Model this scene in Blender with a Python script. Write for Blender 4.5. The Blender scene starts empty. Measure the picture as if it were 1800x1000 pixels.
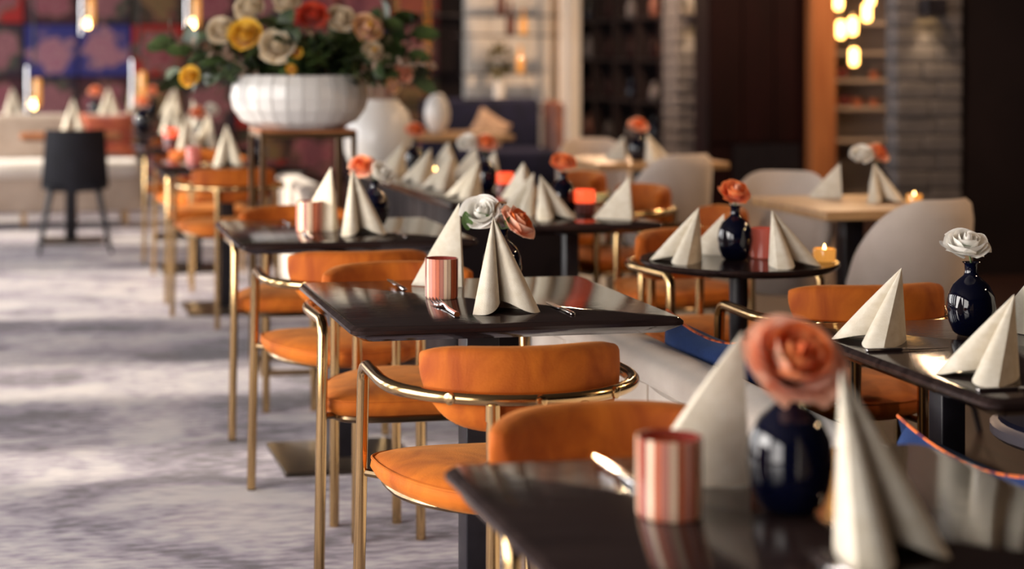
import bpy, math, random
from mathutils import Vector, Matrix, Euler
random.seed(7)
sc = bpy.context.scene
C = sc.collection
R = math.radians
PI = math.pi

# ------------------------------------------------------------------ camera, world, sun, exposure
YAW = R(10.5)
CAMH = 1.34
cam = bpy.data.cameras.new('camera')
camo = bpy.data.objects.new('camera', cam); C.objects.link(camo)
camo.location = (0, 0, CAMH); camo.rotation_euler = (R(90), 0, -YAW)
cam.sensor_width = 36; cam.lens = 60
cam.shift_x = (900 - 600) / 1800.0
cam.shift_y = -(500 - 87) / 1800.0
cam.clip_start = 0.05
cam.dof.use_dof = True; cam.dof.focus_distance = 3.66; cam.dof.aperture_fstop = 2.0
sc.camera = camo
sc.view_settings.view_transform = 'Standard'
sc.view_settings.look = 'None'
sc.view_settings.gamma = 1.0
sc.view_settings.use_curve_mapping = False
sc.view_settings.exposure = 0.42

world = bpy.data.worlds.new('world'); sc.world = world
world.use_nodes = True
bg = world.node_tree.nodes['Background']
bg.inputs[0].default_value = (0.80, 0.90, 1.0, 1); bg.inputs[1].default_value = 2.0

def area(name, loc, rot, sx, sy, power, col):
    l = bpy.data.lights.new(name, 'AREA'); l.shape = 'RECTANGLE'; l.size = sx; l.size_y = sy
    l.energy = power; l.color = col
    o = bpy.data.objects.new(name, l); C.objects.link(o); o.location = loc; o.rotation_euler = rot
    return o
sun = bpy.data.lights.new('sun', 'SUN'); sun.energy = 5.6; sun.angle = R(4); sun.color = (1.0, 0.88, 0.72)
so = bpy.data.objects.new('sun', sun); C.objects.link(so)
so.rotation_euler = Vector((1.0, -0.06, -0.40)).to_track_quat('-Z', 'Y').to_euler()
# daylight standing in the window openings of the left wall
WIN = [(-1.7, 1.1), (1.6, 4.6), (5.45, 6.0), (6.75, 7.55), (8.7, 10.7), (11.9, 14.1), (14.9, 17.1)]
WX = -2.6
for (a, b) in WIN:
    area('window_daylight', (WX - 0.20, (a + b) / 2, 1.45), (0, R(-90), 0), 2.3, b - a, (38 if a < 0 else 76 if a < 2 else 26 if a > 14 else 42) * (b - a), (1.0, 0.945, 0.895))

# ------------------------------------------------------------------ helpers
_c, _s = math.cos(YAW), math.sin(YAW)
def W(px, py, z):
    """world point on the level z seen at photo pixel px, py"""
    s = (py - 87) / (CAMH - z); yc = 3000 / s; xc = (px - 600) / s
    return Vector((xc * _c + yc * _s, -xc * _s + yc * _c, z))
def PD(px, py, yc):
    """world point at depth yc"""
    s = 3000 / yc; xc = (px - 600) / s
    return Vector((xc * _c + yc * _s, -xc * _s + yc * _c, CAMH - (py - 87) / s))

class MB:
    def __init__(s): s.v = []; s.f = []; s.m = []
    def add(s, vs, fs, mi=0):
        o = len(s.v); s.v += [tuple(p) for p in vs]
        s.f += [tuple(i + o for i in f) for f in fs]; s.m += [mi] * len(fs); return s
    def box(s, x0, x1, y0, y1, z0, z1, mi=0):
        v = [(x0,y0,z0),(x1,y0,z0),(x1,y1,z0),(x0,y1,z0),(x0,y0,z1),(x1,y0,z1),(x1,y1,z1),(x0,y1,z1)]
        return s.add(v, [(0,3,2,1),(4,5,6,7),(0,1,5,4),(1,2,6,5),(2,3,7,6),(3,0,4,7)], mi)
    def loft(s, rings, cap0=True, cap1=True, closed=True, mi=0):
        n = len(rings[0]); vs = [p for r in rings for p in r]; fs = []
        for i in range(len(rings) - 1):
            for j in range(n if closed else n - 1):
                a = i * n + j; b = i * n + (j + 1) % n
                fs.append((a, b, b + n, a + n))
        if cap0: fs.append(tuple(range(n))[::-1])
        if cap1: fs.append(tuple(range((len(rings) - 1) * n, len(rings) * n)))
        return s.add(vs, fs, mi)
    def lathe(s, prof, n=24, c=(0, 0, 0), mi=0, cap0=True, cap1=True):
        rings = [[(c[0] + r * math.cos(2*PI*j/n), c[1] + r * math.sin(2*PI*j/n), c[2] + z) for j in range(n)] for r, z in prof]
        return s.loft(rings, cap0, cap1, True, mi)
    def tube(s, pts, r, n=10, closed=False, mi=0):
        P = [Vector(p) for p in pts]; rings = []; N = len(P)
        rr = r if isinstance(r, (list, tuple)) else [r] * N
        t0 = (P[1] - P[0]).normalized()
        up = Vector((0, 0, 1)) if abs(t0.z) < .9 else Vector((1, 0, 0))
        nrm = (up - t0 * up.dot(t0)).normalized()
        for i in range(N):
            if closed: t = (P[(i+1) % N] - P[i-1]).normalized()
            else: t = (P[min(i+1, N-1)] - P[max(i-1, 0)]).normalized()
            nrm = (nrm - t * nrm.dot(t)).normalized(); b = t.cross(nrm)
            rings.append([P[i] + (nrm * math.cos(2*PI*j/n) + b * math.sin(2*PI*j/n)) * rr[i] for j in range(n)])
        if closed: rings.append(rings[0]); return s.loft(rings, False, False, True, mi)
        return s.loft(rings, True, True, True, mi)
    def xf(s, M):
        s.v = [tuple(M @ Vector(p)) for p in s.v]; return s
    def mesh(s, name, mat, ang=40):
        me = bpy.data.meshes.new(name); me.from_pydata(s.v, [], s.f)
        for m in (mat if isinstance(mat, (list, tuple)) else [mat]): me.materials.append(m)
        if any(s.m): me.polygons.foreach_set('material_index', s.m)
        if ang:
            me.polygons.foreach_set('use_smooth', [True] * len(me.polygons)); me.set_sharp_from_angle(angle=R(ang))
        me.update(); return me
    def build(s, name, mat, parent=None, ang=40, loc=None, rot=None):
        return obj(name, s.mesh(name, mat, ang), parent, loc, rot)

def obj(name, me, parent=None, loc=None, rot=None, scale=None):
    o = bpy.data.objects.new(name, me); C.objects.link(o)
    if parent: o.parent = parent
    if loc is not None: o.location = loc
    if rot is not None: o.rotation_euler = rot
    if scale is not None: o.scale = scale if hasattr(scale, '__len__') else (scale,) * 3
    return o
def tag(o, label=None, cat=None, group=None, kind=None):
    if label: o['label'] = label
    if cat: o['category'] = cat
    if group: o['group'] = group
    if kind: o['kind'] = kind
    return o
def thing(name, label, cat, loc=(0, 0, 0), rz=0, group=None):
    o = bpy.data.objects.new(name, None); C.objects.link(o); o.empty_display_size = .1
    o.location = loc; o.rotation_euler = (0, 0, rz)
    return tag(o, label, cat, group)
def copy_tree(o, parent=None):
    c = o.copy(); C.objects.link(c)
    if parent: c.parent = parent
    for ch in list(o.children): copy_tree(ch, c)
    return c
def put(proto, used, label, loc, rz=0, group=None, scale=None):
    o = copy_tree(proto) if used[0] else proto
    used[0] = True
    o.location = loc; o.rotation_euler = (0, 0, rz); o['label'] = label
    if group: o['group'] = group
    if scale: o.scale = (scale,) * 3
    return o
def struct(name, mb, mat, label=None, ang=40, parent=None):
    o = mb.build(name, mat, parent, ang)
    if not parent: tag(o, label, None, None, 'structure')
    return o
def crom(pts, k=6, closed=False):
    P = [Vector(p) for p in pts]; out = []; n = len(P)
    for i in range(n if closed else n - 1):
        if closed: a, b, c, d = P[i-1], P[i], P[(i+1) % n], P[(i+2) % n]
        else: a, b, c, d = P[max(i-1, 0)], P[i], P[i+1], P[min(i+2, n-1)]
        for j in range(k):
            t = j / k
            out.append(.5 * ((2*b) + (c-a)*t + (2*a-5*b+4*c-d)*t*t + (3*b-a-3*c+d)*t**3))
    if not closed: out.append(P[-1])
    return out
def rrect(x0, x1, y0, y1, r, z, k=4):
    out = []
    for (cx, cy, a0) in ((x1-r, y1-r, 0), (x0+r, y1-r, 90), (x0+r, y0+r, 180), (x1-r, y0+r, 270)):
        for j in range(k + 1):
            a = R(a0 + 90 * j / k); out.append((cx + r*math.cos(a), cy + r*math.sin(a), z))
    return out
def rbox(mb, x0, x1, y0, y1, z0, z1, r=.01, b=None, mi=0):
    b = r if b is None else b
    rings = []
    for k in range(4):
        a = R(90 * k / 3); i = b * (1 - math.sin(a)); rings.append(rrect(x0+i, x1-i, y0+i, y1-i, max(r-i*.5, .001), z0 + b * (1 - math.cos(a))))
    for k in range(4):
        a = R(90 * k / 3); i = b * (1 - math.cos(a)); rings.append(rrect(x0+i, x1-i, y0+i, y1-i, max(r-i*.5, .001), z1 - b * (1 - math.sin(a))))
    return mb.loft(rings, mi=mi)

# ------------------------------------------------------------------ materials
def mat(name, col, rough=.5, metal=0, sheen=0, coat=0, spec=None, trans=0, emit=None, es=0, alpha=None, ior=None, sheen_tint=None):
    m = bpy.data.materials.new(name); m.use_nodes = True
    b = m.node_tree.nodes['Principled BSDF']
    b.inputs['Base Color'].default_value = (*col, 1); b.inputs['Roughness'].default_value = rough
    b.inputs['Metallic'].default_value = metal
    b.inputs['Sheen Weight'].default_value = sheen; b.inputs['Coat Weight'].default_value = coat
    if sheen_tint: b.inputs['Sheen Tint'].default_value = (*sheen_tint, 1)
    if spec is not None: b.inputs['Specular IOR Level'].default_value = spec
    b.inputs['Transmission Weight'].default_value = trans
    if ior: b.inputs['IOR'].default_value = ior
    if emit: b.inputs['Emission Color'].default_value = (*emit, 1); b.inputs['Emission Strength'].default_value = es
    return m
def noisy(m, c0, c1, scale=(8, 8, 8), detail=4, lo=.35, hi=.65, bump=0, bscale=None, dist=0, cmid=None):
    """colour drift (and fine relief) from object-space noise"""
    nt = m.node_tree; b = nt.nodes['Principled BSDF']
    tc = nt.nodes.new('ShaderNodeTexCoord'); mp = nt.nodes.new('ShaderNodeMapping'); mp.inputs['Scale'].default_value = scale
    nz = nt.nodes.new('ShaderNodeTexNoise'); nz.inputs['Scale'].default_value = 1; nz.inputs['Detail'].default_value = detail
    nz.inputs['Distortion'].default_value = dist
    rp = nt.nodes.new('ShaderNodeValToRGB'); rp.color_ramp.elements[0].position = lo; rp.color_ramp.elements[1].position = hi
    rp.color_ramp.elements[0].color = (*c0, 1); rp.color_ramp.elements[1].color = (*c1, 1)
    if cmid:
        e = rp.color_ramp.elements.new((lo + hi) / 2); e.color = (*cmid, 1)
    nt.links.new(tc.outputs['Object'], mp.inputs[0]); nt.links.new(mp.outputs[0], nz.inputs['Vector'])
    nt.links.new(nz.outputs['Fac'], rp.inputs[0]); nt.links.new(rp.outputs[0], b.inputs['Base Color'])
    if bump:
        n2 = nt.nodes.new('ShaderNodeTexNoise'); n2.inputs['Scale'].default_value = 1; n2.inputs['Detail'].default_value = 3
        m2 = nt.nodes.new('ShaderNodeMapping'); m2.inputs['Scale'].default_value = bscale or scale
        bp = nt.nodes.new('ShaderNodeBump'); bp.inputs['Strength'].default_value = bump; bp.inputs['Distance'].default_value = .004
        nt.links.new(tc.outputs['Object'], m2.inputs[0]); nt.links.new(m2.outputs[0], n2.inputs['Vector'])
        nt.links.new(n2.outputs['Fac'], bp.inputs['Height']); nt.links.new(bp.outputs[0], b.inputs['Normal'])
    return m

M = {}
M['velvet'] = noisy(mat('orange_velvet', (.5, .16, .03), .75, sheen=.22, sheen_tint=(1, .55, .2), spec=.25), (.29, .052, .004), (.58, .150, .012), (9, 9, 6), 4, .32, .68, .25, (260, 260, 260), 1.0)
M['brass'] = mat('brushed_brass', (.62, .42, .20), .17, 1)
M['brass_dark'] = mat('bronze_tube', (.30, .21, .12), .28, 1)
M['tabletop'] = noisy(mat('dark_wood_top', (.03, .02, .02), .085, coat=.0, spec=.28), (.012, .007, .007), (.032, .020, .018), (4, 60, 20), 5, .3, .7, .10, (6, 160, 40))
M['tabletop'].node_tree.nodes['Principled BSDF'].inputs['Coat Roughness'].default_value = .06
M['black_metal'] = noisy(mat('black_metal', (.010, .009, .012), .38, spec=.4), (.008, .007, .010), (.014, .012, .017), (20, 20, 20), 2)
M['bronze_plate'] = noisy(mat('bronze_plate', (.05, .04, .032), .30, .6), (.035, .027, .022), (.06, .046, .036), (5, 5, 5), 3)
M['linen'] = noisy(mat('napkin_paper', (.74, .68, .55), .78, sheen=.15, spec=.3), (.64, .565, .44), (.76, .70, .59), (40, 40, 40), 5, .3, .7, .25, (420, 420, 420))
M['navy_glass'] = mat('navy_glass', (.0012, .002, .010), .05, coat=.2, spec=.5)
M['steel'] = mat('steel', (.55, .53, .53), .12, 1)
M['cop1'] = mat('copper_mosaic', (.50, .11, .04), .35, .1, trans=.15)
M['cop2'] = mat('rose_mosaic', (.50, .20, .15), .35, .1, trans=.1)
M['cop3'] = mat('cream_mosaic', (.82, .60, .43), .35, .1, trans=.1)
M['cop4'] = mat('oxblood_mosaic', (.20, .035, .03), .2, .1)
M['redglass'] = mat('red_glass', (.75, .06, .02), .15, coat=.5, emit=(1, .10, .03), es=.9)
M['darkred'] = mat('dark_red_glass', (.16, .03, .03), .12, coat=.5)
M['pinkglass'] = mat('pink_glass', (.34, .07, .06), .15, coat=.5, emit=(1, .2, .12), es=.12)
M['flame'] = mat('flame', (1, .7, .3), .5, emit=(1, .58, .18), es=14)
M['wax'] = mat('wax', (.85, .78, .65), .5)
M['cream_vel'] = noisy(mat('cream_velvet', (.62, .55, .48), .85, sheen=.5, spec=.2), (.56, .48, .41), (.70, .63, .56), (5, 5, 5), 4, .3, .7, .2, (220, 220, 220))
M['taupe_vel'] = noisy(mat('taupe_fabric', (.42, .33, .26), .85, sheen=.3, spec=.2), (.38, .29, .225), (.47, .37, .30), (6, 6, 6), 4, .3, .7, .2, (220, 220, 220))
M['pale_fab'] = noisy(mat('pale_chair_fabric', (.50, .41, .35), .85, sheen=.3, spec=.2), (.50, .42, .36), (.60, .51, .45), (6, 6, 6), 4, .3, .7, .25, (300, 300, 300))
M['blue_vel'] = noisy(mat('royal_blue_velvet', (.012, .045, .20), .8, sheen=.5, sheen_tint=(.4, .6, 1), spec=.2), (.005, .018, .085), (.010, .036, .16), (14, 14, 14), 4, .3, .7, .2, (250, 250, 250))
M['orange_trim'] = noisy(mat('orange_print', (.65, .12, .03), .8), (.10, .02, .06), (.75, .17, .04), (40, 40, 40), 3, .4, .55)
M['rust'] = noisy(mat('rust_fabric', (.34, .06, .025), .8, sheen=.3), (.25, .03, .018), (.44, .10, .035), (9, 9, 9), 4)
M['navy_fab'] = noisy(mat('navy_fabric', (.006, .007, .024), .85, spec=.2), (.005, .006, .018), (.009, .010, .034), (6, 6, 6), 3)
M['brown_lea'] = noisy(mat('brown_leather', (.14, .045, .025), .45), (.10, .03, .018), (.19, .065, .035), (8, 8, 8), 3)
M['black_shell'] = noisy(mat('black_shell', (.006, .006, .010), .55, spec=.3), (.005, .005, .009), (.008, .008, .014), (10, 10, 10), 2)
M['ceramic'] = noisy(mat('white_ceramic', (.78, .76, .74), .35, coat=.2), (.62, .60, .58), (.69, .67, .65), (6, 6, 6), 3)
M['oak'] = noisy(mat('light_oak', (.42, .24, .11), .4), (.34, .18, .08), (.52, .32, .15), (3, 40, 10), 4, .3, .7, .1, (5, 120, 20))
M['walnut'] = noisy(mat('walnut_trim', (.36, .13, .045), .5), (.30, .10, .034), (.42, .16, .058), (20, 20, 1.2), 4)
M['maroon'] = noisy(mat('maroon_panel', (.008, .001, .002), .6, spec=.15), (.006, .0008, .0013), (.011, .0016, .0024), (4, 4, 1), 3)
M['white_wall'] = noisy(mat('white_plaster', (.84, .77, .69), .8), (.81, .74, .66), (.87, .80, .73), (1.5, 1.5, 1.5), 3)
M['dark_wall'] = noisy(mat('dark_plaster', (.008, .004, .005), .75, spec=.2), (.006, .003, .004), (.010, .005, .006), (2, 2, 2), 3)
M['plaster'] = noisy(mat('warm_plaster', (.55, .48, .42), .85), (.50, .43, .37), (.60, .53, .47), (1.2, 1.2, 1.2), 3)
M['ceil'] = noisy(mat('ceiling_paint', (.05, .04, .04), .9), (.045, .036, .034), (.058, .047, .044), (1, 1, 1), 2)
M['stone'] = noisy(mat('grey_stone', (.115, .105, .11), .75), (.065, .058, .062), (.115, .104, .11), (9, 9, 18), 5, .3, .7, .5, (40, 40, 60))
M['mortar'] = noisy(mat('dark_mortar', (.03, .026, .028), .9), (.034, .030, .032), (.046, .041, .044), (20, 20, 20), 2)
M['winframe'] = mat('window_frame_grey', (.20, .19, .19), .5)
M['leaf'] = noisy(mat('leaf_green', (.03, .055, .015), .5, spec=.4), (.018, .035, .012), (.06, .09, .022), (20, 20, 20), 3)
M['leaf2'] = noisy(mat('leaf_fresh', (.10, .20, .05), .45), (.07, .15, .035), (.15, .26, .08), (30, 30, 30), 3)
M['stem'] = noisy(mat('stem_green', (.07, .11, .03), .6), (.05, .09, .025), (.09, .13, .035), (30, 30, 30), 2)
M['dry'] = noisy(mat('dried_grass', (.30, .20, .14), .85), (.24, .155, .11), (.38, .27, .20), (30, 30, 30), 2)
M['bark'] = mat('brown_stem', (.20, .10, .04), .7)
def petalmat(name, c0, c1):
    m = noisy(mat(name, c0, .55, sheen=.2, spec=.3), c0, c1, (2.2, 2.2, 2.2), 3, .35, .65)
    nt = m.node_tree; out = nt.nodes['Material Output']; b = nt.nodes['Principled BSDF']
    tr = nt.nodes.new('ShaderNodeBsdfTranslucent'); mx = nt.nodes.new('ShaderNodeMixShader'); mx.inputs[0].default_value = .28
    rp = [n for n in nt.nodes if n.type == 'VALTORGB'][0]
    nt.links.new(rp.outputs[0], tr.inputs[0]); nt.links.new(b.outputs[0], mx.inputs[1]); nt.links.new(tr.outputs[0], mx.inputs[2]); nt.links.new(mx.outputs[0], out.inputs[0])
    return m
M['p_white'] = petalmat('petal_white', (.90, .87, .80), (.94, .92, .88))
M['p_coral'] = petalmat('petal_coral', (.90, .22, .05), (.92, .36, .14))
M['p_coralpink'] = petalmat('petal_coral_pink', (.92, .44, .27), (.95, .62, .47))
M['p_coralred'] = petalmat('petal_coral_deep', (.82, .13, .03), (.90, .22, .06))
M['p_cream'] = petalmat('petal_cream', (.72, .58, .38), (.80, .70, .54))
M['p_yellow'] = petalmat('petal_yellow', (.78, .42, .02), (.85, .55, .06))
M['p_red'] = petalmat('petal_red', (.62, .03, .012), (.72, .10, .03))
M['p_pink'] = petalmat('petal_pink', (.78, .45, .36), (.80, .55, .20))
M['amber'] = mat('amber_glass', (.50, .20, .04), .1, coat=.6, emit=(1, .42, .08), es=.45)
M['bulb'] = mat('lit_bulb', (1, .75, .4), .4, emit=(1, .62, .22), es=16)
M['warmtube'] = mat('lit_tube', (1, .7, .3), .4, emit=(1, .50, .12), es=9)
M['chrome'] = mat('satin_chrome', (.70, .69, .72), .25, 1)
M['clear'] = mat('clear_glass', (.9, .92, .95), .03, trans=1, ior=1.45)

def floor_mat():
    m = mat('streaked_carpet', (.3, .27, .29), .95, sheen=.2, spec=.1)
    nt = m.node_tree; b = nt.nodes['Principled BSDF']; L = nt.links.new
    tc = nt.nodes.new('ShaderNodeTexCoord')
    def nz(sc_, det, dist=0):
        mp = nt.nodes.new('ShaderNodeMapping'); mp.inputs['Scale'].default_value = sc_
        n = nt.nodes.new('ShaderNodeTexNoise'); n.inputs['Scale'].default_value = 1; n.inputs['Detail'].default_value = det; n.inputs['Distortion'].default_value = dist
        L(tc.outputs['Object'], mp.inputs[0]); L(mp.outputs[0], n.inputs['Vector']); return n
    big = nz((1.4, 2.3, 1), 8, .9); fine = nz((13, 38, 1), 6); pile = nz((300, 420, 300), 2)
    mx = nt.nodes.new('ShaderNodeMath'); mx.operation = 'MULTIPLY_ADD'; mx.inputs[1].default_value = .55
    L(fine.outputs['Fac'], mx.inputs[0]); L(big.outputs['Fac'], mx.inputs[2])
    rp = nt.nodes.new('ShaderNodeValToRGB'); e = rp.color_ramp.elements
    e[0].position = .61; e[0].color = (.060, .042, .058, 1); e[1].position = .92; e[1].color = (.47, .43, .43, 1)
    k = e.new(.70); k.color = (.155, .122, .168, 1); k = e.new(.78); k.color = (.29, .25, .30, 1)
    L(mx.outputs[0], rp.inputs[0]); L(rp.outputs[0], b.inputs['Base Color'])
    bp = nt.nodes.new('ShaderNodeBump'); bp.inputs['Strength'].default_value = .5; bp.inputs['Distance'].default_value = .004
    L(pile.outputs['Fac'], bp.inputs['Height']); L(bp.outputs[0], b.inputs['Normal'])
    return m
M['carpet'] = floor_mat()
M['wood_floor'] = noisy(mat('dark_wood_floor', (.02, .008, .007), .45, spec=.25), (.013, .005, .0045), (.028, .012, .010), (30, 2, 1), 4)

def floral(name, bgc, petals, scale, seed):
    m = mat(name, bgc, .75); nt = m.node_tree; b = nt.nodes['Principled BSDF']; L = nt.links.new
    tc = nt.nodes.new('ShaderNodeTexCoord'); oi = nt.nodes.new('ShaderNodeObjectInfo')
    off = nt.nodes.new('ShaderNodeVectorMath'); off.operation = 'SCALE'; off.inputs[0].default_value = (7, 3, 9); L(oi.outputs['Random'], off.inputs['Scale'])
    sh = nt.nodes.new('ShaderNodeVectorMath'); sh.operation = 'ADD'; L(tc.outputs['Object'], sh.inputs[0]); L(off.outputs[0], sh.inputs[1])
    v = nt.nodes.new('ShaderNodeTexVoronoi'); v.inputs['Scale'].default_value = 9
    n = nt.nodes.new('ShaderNodeTexNoise'); n.inputs['Scale'].default_value = 5; n.inputs['Detail'].default_value = 3
    L(sh.outputs[0], v.inputs['Vector']); L(sh.outputs[0], n.inputs['Vector'])
    ln = nt.nodes.new('ShaderNodeVectorMath'); ln.operation = 'LENGTH'; L(tc.outputs['Object'], ln.inputs[0])
    m1 = nt.nodes.new('ShaderNodeMath'); m1.operation = 'MULTIPLY_ADD'; m1.inputs[1].default_value = 2.45; L(ln.outputs['Value'], m1.inputs[0])
    m2 = nt.nodes.new('ShaderNodeMath'); m2.operation = 'MULTIPLY_ADD'; m2.inputs[1].default_value = .75; m2.inputs[2].default_value = -.38; L(n.outputs['Fac'], m2.inputs[0]); L(m2.outputs[0], m1.inputs[2])
    m3 = nt.nodes.new('ShaderNodeMath'); m3.operation = 'MULTIPLY_ADD'; m3.inputs[1].default_value = .35; L(v.outputs['Distance'], m3.inputs[0]); L(m1.outputs[0], m3.inputs[2])
    rp = nt.nodes.new('ShaderNodeValToRGB'); e = rp.color_ramp.elements
    e[0].position = .12; e[0].color = (*petals[1], 1); e[1].position = .84; e[1].color = (*bgc, 1)
    for pos, col in ((.26, petals[0]), (.36, petals[1]), (.48, petals[0]), (.60, petals[1]), (.70, petals[2]), (.77, bgc)):
        k = e.new(pos); k.color = (*col, 1)
    L(m3.outputs[0], rp.inputs[0]); L(rp.outputs[0], b.inputs['Base Color'])
    return m
FL = [floral('print_blue', (0.022, 0.022, 0.158), ((0.273, 0.101, 0.158), (0.322, 0.158, 0.186), (0.115, 0.071, 0.158)), 4.8, 1),
      floral('print_red', (0.301, 0.010, 0.008), ((0.158, 0.022, 0.036), (0.273, 0.093, 0.101), (0.036, 0.065, 0.043)), 5.1, 2),
      floral('print_maroon', (0.043, 0.006, 0.014), ((0.201, 0.043, 0.065), (0.243, 0.086, 0.101), (0.071, 0.036, 0.022)), 4.5, 3),
      floral('print_olive', (0.032, 0.025, 0.013), ((0.186, 0.093, 0.043), (0.115, 0.086, 0.029), (0.158, 0.036, 0.036)), 5.5, 4),
      floral('print_plum', (0.025, 0.010, 0.022), ((0.258, 0.107, 0.122), (0.172, 0.057, 0.071), (0.043, 0.065, 0.036)), 4.2, 5),
      floral('print_orange', (0.143, 0.014, 0.014), ((0.301, 0.079, 0.036), (0.215, 0.043, 0.043), (0.022, 0.086, 0.071)), 5.0, 6)]

# ------------------------------------------------------------------ the room
RX0, RX1, RY0, RY1, H = WX, 7.2, -2.5, 17.8, 3.0
struct('floor', MB().box(RX0, 1.52, RY0, RY1, -.1, 0), M['carpet'], 'grey and mauve streaked carpet floor', 0)
struct('floor_wood', MB().box(1.52, RX1, RY0, RY1, -.1, 0), M['wood_floor'], 'dark brown floor on the right side of the room', 0)
struct('ceiling', MB().box(RX0, RX1, RY0, RY1, H, H + .1), M['ceil'], 'dark painted ceiling', 0)
struct('wall_front', MB().box(RX0, RX1, RY0 - .1, RY0, 0, H), M['dark_wall'], 'plain dark wall behind the viewer', 0)
struct('wall_right', MB().box(RX1, RX1 + .1, RY0, RY1, 0, H), M['dark_wall'], 'dark wall on the far right', 0)
mb = MB()
mb.box(WX - .25, WX, RY0, RY1, 0, .3); mb.box(WX - .25, WX, RY0, RY1, 2.6, H)
ys = [RY0] + [v for w in WIN for v in w] + [RY1]
for i in range(0, len(ys), 2): mb.box(WX - .25, WX, ys[i], ys[i+1], .3, 2.6)
struct('wall_left', mb, M['plaster'], 'plaster wall with tall windows on the left', 0)
for i, (a, b) in enumerate(WIN):
    w = MB()
    for z0, z1 in ((.3, .36), (2.54, 2.6)): w.box(WX - .14, WX - .08, a, b, z0, z1)
    for y0 in (a, b - .06): w.box(WX - .14, WX - .08, y0, y0 + .06, .36, 2.54)
    o = struct('window_%d' % (i + 1), w, M['winframe'], 'grey framed tall window in the left wall', 0)

bl = tag(MB().box(WX - .235, WX - .225, -1.7, 4.6, .3, 2.6).build('added_sun_block', mat('sun_block_white', (.75, .73, .70), .9), None, 0), 'unseen white sun block added across the two nearest windows', 'added sun block')  # unseen sheet added to keep direct sun off the near tables
# back wall with printed panels
wb = struct('wall_back', MB().box(RX0, RX1, 17.75, 17.85, 0, H), M['dark_wall'], 'back wall covered with square floral prints', 0)
pm = [MB().box(-.262, .262, -.02, .0, -.262, .262).mesh('print_panel', f, 0) for f in FL]
pat = [[2,3,2,4,3,2,5,4,2,3,4,2,3],
       [4,2,0,1,2,4,3,2,4,1,2,5,2],
       [2,4,3,4,0,0,1,3,2,5,0,2,4],
       [4,0,1,2,4,2,3,4,1,2,5,3,2],
       [2,3,4,2,3,5,2,4,3,2,4,1,3]]
for r, z in enumerate((2.42, 1.875, 1.33, .785, .24)):
    for c in range(13):
        x = -1.92 + c * .545
        if x > 4.35: continue
        obj('print_panel', pm[pat[r][c]], wb, (x, 17.745, z))
# white panelled wall at the centre back
ww = struct('wall_back_white', MB().box(4.62, 5.72, 17.55, 17.75, 0, H), M['white_wall'], 'white panelled wall at the centre back', 0)
for k in range(5):
    x = 4.66 + k * .212
    m_ = MB(); rbox(m_, x, x + .20, 17.53, 17.56, .1, H - .02, .004, .004); m_.build('board', M['white_wall'], ww)
struct('trim_1', MB().box(5.66, 5.78, 17.30, 17.55, 0, H), M['white_wall'], 'white corner post at the end of the white wall', 0)
# glazed dark cabinet wall and the first stone pillar
struct('wall_cabinet_side', MB().box(6.02, RX1, 14.98, 17.75, 0, H), M['dark_wall'], 'dark wall behind the glazed cabinet', 0)
def pillar(name, x0, x1, y0, y1, label, course, seed):
    rnd = random.Random(seed)
    core = struct(name, MB().box(x0 + .012, x1 - .012, y0 + .012, y1 - .012, 0, H), M['mortar'], label, 0)
    cache = {}
    z = 0; n = int(H / course)
    for i in range(n):
        cut = rnd.choice((.38, .5, .62)); xs = [x0, x0 + (x1 - x0) * cut, x1]
        for k in range(2):
            key = (cut, k)
            if key not in cache:
                w = xs[k+1] - xs[k] - .008; m_ = MB(); rbox(m_, -w/2, w/2, -(y1-y0)/2, (y1-y0)/2, 0, course - .010, .006, .005); cache[key] = m_.mesh('brick', M['stone'], 30)
            d = rnd.uniform(-.006, .006)
            obj('brick', cache[key], core, ((xs[k] + xs[k+1]) / 2, (y0 + y1) / 2 + d, i * course + .005))
    return core
pillar('wall_pillar_far', 5.79, 6.14, 14.62, 14.97, 'grey stone pillar with wall lamp left of the maroon panel', .115, 3)
pillar('wall_pillar_near', 5.0, 5.42, 9.2, 9.34, 'grey stone pillar with wall lamp right of the glowing pendants', .105, 4)
# maroon panel, wooden trim, niche, dark wall right of the near pillar
mp_ = struct('wall_maroon', MB().box(5.22, 6.03, 12.52, 12.8, 0, H), M['maroon'], 'dark maroon wall panel between pillar and wooden post', 0)
for k in range(3): MB().box(5.235 + k * .265, 5.235 + k * .265 + .25, 12.505, 12.522, .62, H - .03).build('panel', M['maroon'], mp_, 0)
fp = MB().box(5.42, 5.98, 12.50, 12.53, 0, .60); fp.build('recess', M['black_metal'], mp_, 0)
struct('trim_2', MB().box(6.03, 6.225, 12.40, 12.8, 0, H), M['walnut'], 'orange brown wooden post beside the lit niche', 0)
struct('wall_niche', MB().box(6.225, RX1, 12.9, 13.0, 0, H), mat('niche_grey', (.30, .26, .24), .7), 'pale grey back of the shelf niche', 0)
struct('wall_dark_right', MB().box(5.42, RX1, 9.25, 9.34, 0, H), M['dark_wall'], 'dark wall right of the near stone pillar', 0)

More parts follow.
